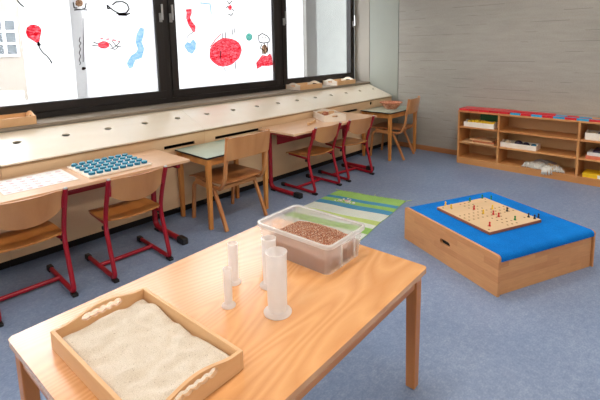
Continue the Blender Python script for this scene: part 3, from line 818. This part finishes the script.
# bowl on the corner table
g = G()
g.lathe([(0, 0), (.07, 0), (.10, .03), (.125, .07), (.14, .085), (.135, .088), (.118, .072), (.095, .036), (.066, .008), (0, .008)], 0, 0, 40)
bo = thing('wicker_bowl', 'red-brown woven bowl on the corner table', 'bowl', (5.10, 3.13, .631))
obj('bowl_body', g, 'basket', bo, smooth=True)
g = G()
for k in range(44):
    a = 2 * PI * k / 44; r0 = .1405 + .004 * (k % 2)
    g.ell((r0 * math.cos(a), r0 * math.sin(a), .086), (.009, .009, .007), 6, 4)
obj('braided_rim', g, 'copper', bo, smooth='all')

# ------------------------------------------------------------------ front table
TR = .0573
TW, TL, TZ = .885, 1.308, .56
t = thing('low_table', 'low beech table in the foreground carrying the sand tray and clear bin', 'table', (1.629, .812, 0), TR)   # near right corner
g = G(); r = .02
out = []
for cx, cy, a0 in ((-r, TW - r, 0), (-TL + r, TW - r, 90), (-TL + r, r, 180), (-r, r, 270)):
    for k in range(6): a = R(a0 + 18 * k); out.append((cx + r * math.cos(a), cy + r * math.sin(a)))
g.prism(out, [], .024, lambda u, v, w: (u, v, TZ - .024 + w))
obj('tabletop', g, 'beech_x', t, bevel=.004)
for x in (-.036, -TL + .036):
    for y in (.046, TW - .046):
        sx = 1 if x > -.5 else -1; sy = 1 if y > .4 else -1
        g = G(); a, b_ = .025, .021
        ox, oy = 0, 0
        P = [(x + ox + p * b_, y + oy + q * b_, 0) for p, q in ((-1, -1), (1, -1), (1, 1), (-1, 1))] + [(x + p * a, y + q * a, TZ - .025) for p, q in ((-1, -1), (1, -1), (1, 1), (-1, 1))]
        v = [g.bm.verts.new(p) for p in P]
        for f in ((3, 2, 1, 0), (4, 5, 6, 7), (0, 1, 5, 4), (1, 2, 6, 5), (2, 3, 7, 6), (3, 0, 4, 7)): g._f([v[k] for k in f])
        obj('leg', g, 'beech_leg', t, bevel=.004)
for y in (.028, TW - .050): obj('apron', G().box(-TL + .063, -.063, y, y + .022, TZ - .085, TZ - .026), 'beech_rail', t, bevel=.002)
for x in (-TL + .018, -.040): obj('apron', G().box(x, x + .022, .074, TW - .074, TZ - .085, TZ - .026), 'beech_rail', t, bevel=.002)

# measuring cylinders
def cylinder(x, y, h, rb, rt, label):
    t = thing('measuring_cylinder', label, 'measuring cylinder', (x, y, TZ + .0006))
    g = G(); g.lathe([(rt * .93, .008), (rt, h * .6), (rt * 1.02, h - .004), (rt * 1.08, h), (rt * 1.0, h + .001), (rt * .94, h - .006), (rt * .86, .010), (0, .010)], 0, 0, 36)
    obj('tube', g, 'cyl', t, smooth=True)
    g = G(); g.lathe([(0, 0), (rb, 0), (rb * 1.02, .003), (rb * .95, .006), (rt * 1.15, .0085), (rt * .94, .012)], 0, 0, 36)
    obj('foot', g, 'cyl', t, smooth=True)
    g = G()
    for k in range(9):
        z = .03 + (h - .06) * k / 8; wdt = .30 if k % 2 else .5
        a0 = R(215); n = 5; r = rt * 1.015
        for q in range(n):
            a, b_ = a0 + wdt * q / n, a0 + wdt * (q + 1) / n
            V = [g.bm.verts.new((r * math.cos(c), r * math.sin(c), zz)) for c, zz in ((a, z), (b_, z), (b_, z + .0012), (a, z + .0012))]; g._f(V)
    obj('scale_marks', g, 'cyl', t)
cylinder(.978, 1.055, .228, .050, .0365, 'tallest and widest frosted measuring cylinder, foremost of four on table')
cylinder(1.079, 1.205, .198, .040, .0275, 'second tallest frosted measuring cylinder, right behind the tallest one by the bin')
cylinder(.996, 1.328, .166, .0290, .0195, 'slim mid-height frosted cylinder, farthest left and rear of the four')
cylinder(.883, 1.216, .146, .0255, .0155, 'shortest and thinnest frosted measuring cylinder nearest the sand tray')

# clear storage bin with seeds
BZ = TZ + .0006
t = thing('storage_bin', 'clear plastic bin half full of brown seeds on front table', 'bin', (1.397, 1.273, BZ), TR + R(.5)); t.scale = (.972, .972, .97)
def rrect(w, l, r, n=5):
    o = []
    for cx, cy, a0 in ((w / 2 - r, l / 2 - r, 0), (-w / 2 + r, l / 2 - r, 90), (-w / 2 + r, -l / 2 + r, 180), (w / 2 - r, -l / 2 + r, 270)):
        for k in range(n + 1): a = R(a0 + 90 * k / n); o.append((cx + r * math.cos(a), cy + r * math.sin(a)))
    return o
BH = .142
g = G(); rings = []
def notch(pts, z, w, l):
    # recess in the middle of both short ends below the rim
    o = []
    for x, y in pts: o.append((x, y, z))
    return o
def ringpts(w, l, z, rec):
    o = []; n = 24
    q = rrect(w, l, .028, 5)
    # resample short ends with the handle recess
    pts = []
    for i, (x, y) in enumerate(q):
        pts.append((x, y, z))
        j = (i + 1) % len(q); x2, y2 = q[j]
        if abs(y - y2) < 1e-6 and abs(x - x2) > .1:
            s = 1 if y > 0 else -1
            for a in (.30, .34, .66, .70):
                xx = x + (x2 - x) * a; inn = rec if .32 < a < .68 else 0
                pts.append((xx, y - s * inn, z))
    return pts
W0, L0, W1, L1 = .256, .392, .284, .420
for z, rec in ((0, .0), (.012, .018), (.095, .018), (.10, 0), (BH - .004, 0)):
    f = z / BH; rings.append([g.bm.verts.new(p) for p in ringpts(W0 + (W1 - W0) * f, L0 + (L1 - L0) * f, z, rec)])
for a, b_ in zip(rings, rings[1:]):
    for k in range(len(a)): g._f([a[k], a[(k + 1) % len(a)], b_[(k + 1) % len(a)], b_[k]])
g._f(rings[0])
obj('bin_body', g, 'bin', t)
g = G()
o1 = rrect(W1 + .018, L1 + .018, .034); i1 = rrect(W1 - .002, L1 - .002, .028)
g.prism(o1, [i1], .005, lambda u, v, w: (u, v, BH - .004 + w)); o2 = rrect(W1 + .018, L1 + .018, .034); i2 = rrect(W1 + .014, L1 + .014, .033)
g.prism(o2, [i2], .012, lambda u, v, w: (u, v, BH - .0165 + w))
obj('rim', g, 'bin_rim', t)
g = G()
for s in (-1, 1):
    y = s * (L1 / 2 - .002)
    g = G(); yy = sorted((y, y + s * .008)); o_ = [(-.052, .02), (-.049, .02), (-.049, .115), (.049, .115), (.049, .02), (.052, .02), (.052, .119), (-.052, .119)]
    g.prism(o_, [], yy[1] - yy[0], lambda u, v, w: (u, yy[0] + w, v)); obj('handle_recess', g, 'bin_rim', t)
from mathutils import noise as NZ
def seedz(x, y):
    return .078 + .026 * math.exp(-((x - .01) ** 2 / .006 + (y - .02) ** 2 / .016)) - .016 * (abs(y) / .19) ** 2 + .006 * NZ.noise(Vector((x * 22, y * 22, 3)))
g = G()
def widths(z): f = z / BH; return (W0 + (W1 - W0) * f) / 2 - .005, (L0 + (L1 - L0) * f) / 2 - .022
nu, nv = 30, 44
def top(u, v):
    a, b_ = (u - .5) * 2, (v - .5) * 2
    z = seedz(a * .12, b_ * .17); w, l = widths(z); return (a * w, b_ * l, z)
V = g.grid(nu, nv, top)
def bot(p):
    x, y = p.co.x, p.co.y; return p
w0, l0 = widths(.003)
rimv = [V[0][i] for i in range(nu + 1)] + [V[j][nu] for j in range(1, nv + 1)] + [V[nv][i] for i in range(nu - 1, -1, -1)] + [V[j][0] for j in range(nv - 1, 0, -1)]
low = [g.bm.verts.new((p.co.x * w0 / widths(p.co.z)[0], p.co.y * l0 / widths(p.co.z)[1], .003)) for p in rimv]
for k in range(len(rimv)): g._f([rimv[k], low[k], low[(k + 1) % len(low)], rimv[(k + 1) % len(low)]])
g._f(low)
g.mi = 0
for k in range(3600):
    a, b_ = random.uniform(-.93, .93), random.uniform(-.93, .93)
    z = seedz(a * .12, b_ * .17); w, l = widths(z)
    g.mi = random.choice((1, 1, 1, 2, 2, 3))
    r = random.uniform(.0012, .0020)
    c = (a * w, b_ * l, z + .001)
    P = [g.bm.verts.new((c[0] + dx * r, c[1] + dy * r, c[2] + dz * r * .7)) for dx, dy, dz in ((1, 0, 0), (0, 1, 0), (-1, 0, 0), (0, -1, 0), (0, 0, 1))]
    for q in range(4): g._f([P[q], P[(q + 1) % 4], P[4]])
s_ = obj('seeds', g, ['grain', 'seed_dark', 'seed_mid', 'seed_light'], t, kind='stuff', label='brown and pale mixed seeds heaped in the bin')

# ------------------------------------------------------------------ seating platform with blue carpet
PR = R(-23.2)
t = thing('seating_platform', 'low beech box with blue carpet top and hand hole on the right', 'platform', (2.534, .823, 0), PR)
PL, PW, PH = .887, .862, .2555
def panel_outline(l, h, r=.02):
    o = [(0, 0), (l, 0)]
    for k in range(6): a = R(90 * k / 5); o.append((l - r + r * math.cos(a), h - r + r * math.sin(a)))
    for k in range(6): a = R(90 + 90 * k / 5); o.append((r + r * math.cos(a), h - r + r * math.sin(a)))
    return o
hl = slot(.445, .150, .095, .034)
obj('side_panel', G().prism(panel_outline(PL, PH), [hl], .020, lambda u, v, w: (w, u, v)), 'blocks', t, bevel=.003)
obj('side_panel', G().prism(panel_outline(PL, .2515), [hl], .011, lambda u, v, w: (PW - .011 + w, u, v)), 'blocks', t, bevel=.003)
g = G(); g.box(.021, PW - .021, .012, .030, 0, .225); g.box(.021, PW - .021, PL - .03, PL - .012, 0, .225); g.box(.021, PW - .021, .031, PL - .031, .205, .225)
obj('body', g, 'blocks', t)
obj('hole_shade_sheet', G().box(.024, .030, .25, .56, .10, .20), 'dark', t)  # dark sheet painting the shade behind the hand hole
g = G(); pts = []
yy = [(0.002, .214), (.0, .226), (.002, .238), (.008, .247), (.018, .2525), (.03, .2545)]
prof = yy + [(PL - y, z) for y, z in reversed(yy)]
a = [g.bm.verts.new((.0215, y, z)) for y, z in prof]; b_ = [g.bm.verts.new((PW - .0118, y, z)) for y, z in prof]
for k in range(len(a)): g._f([a[k], a[(k + 1) % len(a)], b_[(k + 1) % len(a)], b_[k]])
g._f(a[::-1]); g._f(b_)
obj('carpet_top', g, 'carpet', t, smooth=True)

# peg game board
BX = Vector((3.110, 1.106)); BRZ = R(-23.0)
hx, hy = .239, .248
bt = .256
t = thing('peg_board', 'pale plywood peg game board with brown edge on the blue carpet', 'game board', (BX.x, BX.y, bt), BRZ)
obj('board', G().box(-hx, hx, -hy, hy, 0, .018), 'board_edge', t, bevel=.001)
obj('board_face', G().box(-hx + .0015, hx - .0015, -hy + .0015, hy - .0015, .0185, .0198), 'board_face', t)
g = G(); hp = []
for i in range(11):
    for j in range(11):
        c = 4 <= i <= 6 or 4 <= j <= 6
        corner = (i in (0, 1) or i in (9, 10)) and (j in (0, 1) or j in (9, 10)) and (i + j) % 2 == 0
        if (c and not (i == 5 and j == 5)) or corner:
            g.lathe([(0, .0003), (.0068, .0003), (.0068, 0)], (i - 5) * .042, (j - 5) * .043, 10, .0199)
obj('peg_holes', g, 'hole', t)
protos = {}
def zoomp(x, y): return 435 + x / 5.4545, 190 + y / 5.4545
pegs = [('yellow', 57, 84), ('yellow', 88, 98), ('yellow', 263, 128), ('yellow', 313, 103), ('green', 190, 62), ('green', 257, 45), ('green', 306, 50), ('green', 436, 164),
        ('red', 213, 105), ('red', 318, 134), ('red', 347, 146), ('red', 298, 197), ('black', 393, 116), ('black', 510, 148), ('black', 543, 157), ('black', 564, 151)]
where = ['in the left corner, outermost', 'in the left corner, second', 'at the board centre', 'right of centre near the far side', 'leftmost along the far edge', 'middle of three along the far edge', 'rightmost of three along the far edge', 'alone near the right edge',
         'alone left of centre', 'left of two near the centre', 'right of two near the centre', 'closest to the near corner', 'alone right of centre', 'leftmost of three at right corner', 'front one of three at right corner', 'rightmost of three at right corner']
PZ = bt + .0200
for (col, zx, zy), wh in zip(pegs, where):
    px, py = zoomp(zx, zy)
    v = RIGHT * (px - PCX) / FPX + DOWN * (py - PCY) / FPX + FWD
    p = CAM + v * (PZ - CAM.z) / v.z
    lab = f'{col} playing peg {wh} of the peg board'
    if col not in protos:
        g = G(); g.lathe([(0, 0), (.0088, 0), (.009, .002), (.0065, .007), (.0042, .015), (.0042, .018), (.006, .020), (.0066, .024), (.005, .029), (0, .031)], 0, 0, 16)
        o = obj('playing_peg', g, 'p_' + col, smooth='all'); o.location = (p.x, p.y, PZ + .0006); tag(o, lab, 'peg', 'playing pegs on the board'); protos[col] = o
    else:
        o = protos[col].copy(); C.objects.link(o); o.location = (p.x, p.y, PZ + .0006); o['label'] = lab

# ------------------------------------------------------------------ striped rug
t = thing('striped_rug', 'green, blue and white striped cotton rug on the floor behind the table', 'rug', (0, 0, 0))
A, B_ = Vector((3.435, 2.715)), Vector((3.60, 2.035))      # far edge
Cc, D = Vector((2.47, 1.845)), Vector((2.31, 2.66))         # near edge (right, left)
bands = [('rug_green', .15), ('rug_blue', .06), ('rug_green', .075), ('rug_blue', .085), ('rug_white', .15), ('rug_light', .075), ('rug_white', .07), ('rug_green', .10), ('rug_white', .12), ('rug_light', .115)]
mats_ = ['rug_green', 'rug_blue', 'rug_white', 'rug_light']
g = G(); s0 = 0
def rp(u, v):
    p = (A * (1 - v) + B_ * v) * (1 - u) + (D * (1 - v) + Cc * v) * u
    return (p.x + .006 * math.sin(v * 9), p.y + .004 * math.sin(u * 14), .006 + .0015 * math.sin(u * 40) * math.sin(v * 7))
for mname, wd in bands:
    g.mi = mats_.index(mname); s1 = s0 + wd
    g.grid(5, 24, lambda a, b, s0=s0, s1=s1: rp(s0 + (s1 - s0) * a, b)); s0 = s1
g.mi = 0
for (ua, va, ub, vb) in ((0, 0, 0, 1), (1, 0, 1, 1), (0, 0, 1, 0), (0, 1, 1, 1)):
    n = 40; T = []
    for k in range(n + 1):
        q = rp(ua + (ub - ua) * k / n, va + (vb - va) * k / n); T.append((g.bm.verts.new(q), g.bm.verts.new((q[0], q[1], .0005))))
    for k in range(n): g._f([T[k][0], T[k + 1][0], T[k + 1][1], T[k][1]])
bmesh.ops.remove_doubles(g.bm, verts=g.bm.verts, dist=1e-5)
obj('rug_body', g, mats_, t, smooth='all')
g = G()
for k in range(26):
    v = k / 25; q = rp(0, v); a = random.uniform(-.3, .3)
    g.tube([(q[0] - .002, q[1], .005), (q[0] + .012, q[1] + a * .01, .004), (q[0] + .022, q[1] + a * .03, .003)], .0016, 5)
for q, dx, dy in ((rp(0, 0), .01, .05), (rp(0, .55), .05, .02), (rp(0, 1), .05, -.03)):
    g.tube([(q[0], q[1], .005), (q[0] + dx, q[1] + dy, .006)], .003, 5)
obj('fringe', g, 'rug_light', t)
g = G()
rng = random.Random(3)
for k in range(26):
    u = .225 + rng.uniform(-.045, .045); v = .33 + rng.gauss(0, .07); q = rp(u, v)
    g.ell((q[0], q[1], .0085), (rng.uniform(.008, .02), rng.uniform(.006, .012), .0015), 8, 4, rng.uniform(0, 3))
obj('woven_motif', g, 'cloth', t, smooth='all')
g = G(); q = rp(.23, .33); g.ell((q[0], q[1], .0105), (.02, .022, .0015), 8, 4); obj('motif_heart', g, 'print_red', t, smooth='all')

# ------------------------------------------------------------------ low shelf along the back wall
XS, SD = 5.245, .335
SYL, SYR = 2.262, .10
t = thing('low_shelf', 'low open beech shelf unit along the concrete wall', 'shelf', (XS, SYR, 0))
LY = SYL - SYR
def yb(y): return y - SYR
obj('shelf_top', G().box(-.004, SD, 0, LY, .648, .668), 'shelf', t, bevel=.002)
for y in (LY - .020, 0): obj('side_panel', G().box(0, SD, y, y + .020, 0, .647), 'shelf', t, bevel=.0015)
for y in (1.766, .963, .17): obj('divider', G().box(.002, SD - .012, yb(y), yb(y) + .022, .077, .647), 'shelf', t, bevel=.0015)
obj('plinth', G().box(.004, SD, .021, LY - .021, 0, .056), 'shelf', t)
obj('bottom_board', G().box(.0, SD - .012, .021, LY - .021, .057, .076), 'shelf', t, bevel=.0015)
for za in (.256, .452):
    for ya, yb_ in ((1.789, 2.241), (.986, 1.765), (.193, .962)):
        obj('shelf_board', G().box(.004, SD - .012, yb(ya), yb(yb_), za, za + .018), 'shelf', t, bevel=.0015)
obj('back_panel', G().box(SD - .010, SD, .021, LY - .021, .057, .647), 'shelf_back', t)

# rods on the shelf top
RZ0 = .6685
g0 = None
for i in range(5):
    y0 = 2.255 - .1185 * i - .116
    lab = ['leftmost', 'second from left', 'third from left', 'fourth from left', 'rightmost'][i]
    r = obj('red_rod_block', G().box(0, .24, 0, .1120, 0, .024), 'rod_red', bevel=.0015) if g0 is None else g0.copy()
    if g0 is None: g0 = r
    else: C.objects.link(r)
    r.location = (XS + .004, y0, RZ0); tag(r, f'flat red block on the shelf top, {lab} of five at left end', 'block', 'red blocks on the shelf')
def rod(xo, ya, cols, wd, seglen, label, h=.022, dx=.025):
    t = thing('number_rod', label, 'rod', (XS + xo, ya, RZ0))
    y = 0
    for k, c in enumerate(cols):
        obj('segment', G().box(0, dx, y - seglen, y - .0006, 0, h), c, t); y -= seglen
    return t
rod(.004, 1.655, ['rod_blue', 'rod_red'] * 7, 0, .1085, 'long rod of alternating blue and red segments on the shelf front edge')
rod(.036, 1.655, ['rod_red'] * 5 + ['rod_blue', 'rod_red', 'rod_blue', 'rod_red'], 0, .11, 'rod lying just behind the front rod on the shelf, red with blue end')
rod(.072, 1.655, ['rod_red'] * 4 + ['rod_blue', 'rod_red', 'rod_blue'], 0, .11, 'rod lying third from the shelf front edge', .030, .03)
rod(.112, 1.655, ['rod_red'] * 4, 0, .11, 'shorter red rod lying farthest back on the shelf', .034, .03)

# crates on shelves (open boxes lying along Y)
def crate(name, y0, y1, x0, dx, z0, h, mat, label):
    t = thing(name, label, 'box', (XS + x0, y0, z0 + .0006))
    w = y1 - y0; th = .009
    obj('bottom', G().box(th, dx - th, th, w - th, 0, .008), mat, t)
    obj('front_panel', G().box(0, th, 0, w, 0, h), mat, t, bevel=.001)
    obj('rear_panel', G().box(dx - th, dx, 0, w, 0, h), mat, t, bevel=.001)
    for y in (0, w - th):
        out = [(th, 0), (dx - th, 0), (dx - th, h), (dx * .68, h), (dx * .6, h + .016), (dx * .4, h + .016), (dx * .32, h), (th, h)]
        obj('handle_end', G().prism(out, [slot(dx / 2, h - .006, dx * .22, .014)], th, lambda u, v, k, y=y: (u, y + k, v)), mat, t)
    return t
crate('wooden_box', 1.835, 2.195, .02, .19, .470, .060, 'white_wood', 'white box of yellow blocks on the top left shelf')
rng = random.Random(5)
yp = None
for i in range(14):
    y = 1.86 + (i % 7) * .046; x = XS + .055 + (i // 7) * .055
    if yp is None: yp = obj('yellow_block', G().box(-.016, .016, -.019, .019, 0, .062), 'p_yellow', bevel=.003); o = yp
    else: o = yp.copy(); C.objects.link(o)
    o.location = (x, y, .4805 + rng.uniform(0, .012)); o.rotation_euler = (0, 0, rng.uniform(-.4, .4)); tag(o, 'yellow block in the white shelf box, %s from left in the %s row' % (NT[i % 7], ['front', 'rear'][i // 7]), 'block', 'yellow blocks in the box')
o = obj('green_board', G().box(0, .018, 0, .27, 0, .142), 'green_box', bevel=.002); o.location = (XS + .225, 1.805, .4706); tag(o, 'green board standing upright behind the yellow blocks', 'board')
for i, (y0, y1, z, hh, m_, x0) in enumerate([(1.82, 2.20, .2747, .012, 'tray_y', -.01), (1.83, 2.08, .2872, .016, 'copper', .03), (1.86, 2.13, .3037, .016, 'tray_y', .05)]):
    o = obj('flat_board', G().box(0, .20, 0, y1 - y0, 0, hh), m_, bevel=.002); o.location = (XS + x0, y0, z)
    tag(o, ['flat pale wooden board at the bottom of the stack on the middle left shelf', 'reddish flat board in the middle of the stack on the left shelf', 'tan board on top of the stack on the middle left shelf'][i], 'board', 'flat boards on the shelf')
crate('wooden_box', 1.375, 1.758, .03, .17, .2745, .056, 'white_wood', 'white wooden box on the middle shelf holding dark purple things')
for i, (y, z, r_, m_) in enumerate([(1.58, .31, .038, 'purple'), (1.50, .306, .032, 'purple'), (1.42, .304, .028, 'knob_body'), (1.70, .306, .030, 'cream')]):
    o = obj('wool_ball', G().ell((0, 0, 0), (r_, r_ * 1.2, r_), 14, 9), m_, smooth='all'); o.location = (XS + .11, y, .2835 + r_)
    tag(o, ['large dark purple ball in the white box on the middle shelf', 'smaller purple ball in the white box on the middle shelf', 'small teal ball at the right end of white shelf box', 'cream ball at the left end of the white shelf box'][i], 'ball')
# cloth bundle
t = thing('fringed_cloth', 'bundled grey and tan cotton cloth with tassels on bottom shelf', 'cloth', (XS, 1.315, .0766))
from mathutils import noise as NN
def lump(cx, cy, rx, ry, h, sd):
    g = G()
    def fn(u, v):
        a = 2 * PI * u; r = v
        x = cx + rx * r * math.cos(a); y = cy + ry * r * math.sin(a)
        z = h * math.sqrt(max(0, 1 - r ** 2.4)) * (1 + .35 * NN.noise(Vector((x * 26, y * 26, sd)))) + .001
        return (x, y, z)
    g.grid(32, 9, fn); return g
obj('cloth_fold', lump(.12, .05, .10, .13, .055, 1), 'cloth', t, smooth='all', recalc=False)
obj('cloth_fold', lump(.12, -.08, .09, .14, .052, 4), 'cloth_tan', t, smooth='all', recalc=False)
obj('cloth_fold', lump(.21, .0, .07, .14, .068, 7), 'grey_card', t, smooth='all', recalc=False)
g = G(); rng = random.Random(11)
for k in range(170):
    y = rng.uniform(-.19, .17); x = rng.uniform(.02, .10); a = rng.uniform(-1, 1); z = rng.uniform(.02, .045)
    hang = (-.10 < y < -.03) and rng.random() < .75
    if hang: pts = [(x, y, z + .012), (.012, y + a * .012, .026), (-.009, y + a * .018, .004), (-.012, y + a * .025, -.022 - rng.uniform(0, .02))]
    else: pts = [(x + .03, y, z + .01), (x, y + a * .03, z), (max(.01, x - .03), y + a * .05, .008)]
    g.tube(pts, .0055, 5)
obj('tassels', g, 'cloth', t, smooth='all')
# right section
crate('wooden_box', .62, .925, .03, .19, .4705, .075, 'white_wood', 'white wooden box with brown pieces on the top shelf at right edge')
for i, (y, z) in enumerate([(.70, 0), (.78, .01), (.86, -.004)]):
    o = obj('brown_piece', G().tube([(-.02, -.03, 0), (.0, .0, .012), (.02, .035, .0)], .024, 10), ('copper', 'purple', 'cream')[i], smooth=True); o.location = (XS + .12, y, .5045 + z + .01)
    tag(o, ['copper brown piece', 'dark piece', 'cream piece'][i] + ' in the white box at the right edge of the shelf', 'piece')
for i, (y0, y1, z, hh, m_, x0) in enumerate([(.60, .905, .2746, .034, 'book_orange', .02), (.58, .895, .3090, .034, 'book_white', .03), (.62, .85, .3434, .018, 'purple', .05)]):
    b_ = thing('book', ['orange flat book at the bottom of the pile on the right middle shelf', 'white flat book in the middle of the pile on right shelf', 'dark thin book on top of pile on the right shelf'][i], 'book', (XS + x0, y0, z), 0, 'books on the right shelf')
    g = G(); g.box(0, .21, 0, y1 - y0, 0, .003); g.box(0, .21, 0, y1 - y0, hh - .004, hh - .001); g.box(0, .003, 0, y1 - y0, .003, hh - .004)
    obj('cover', g, m_, b_); obj('pages', G().box(.0035, .207, .003, y1 - y0 - .003, .0034, hh - .0044), 'paper', b_)
b_ = thing('game_box', 'yellow and white cardboard box on the bottom shelf at right', 'box', (XS + .02, .60, .0766))
obj('box_body', G().box(0, .20, 0, .320, 0, .022), 'box_yellow', b_, bevel=.001); obj('box_lid', G().box(-.002, .202, -.002, .322, .0225, .042), 'box_yellow', b_, bevel=.001)
obj('white_label', G().box(-.0035, -.0025, .0, .19, .003, .040), 'paper', b_)
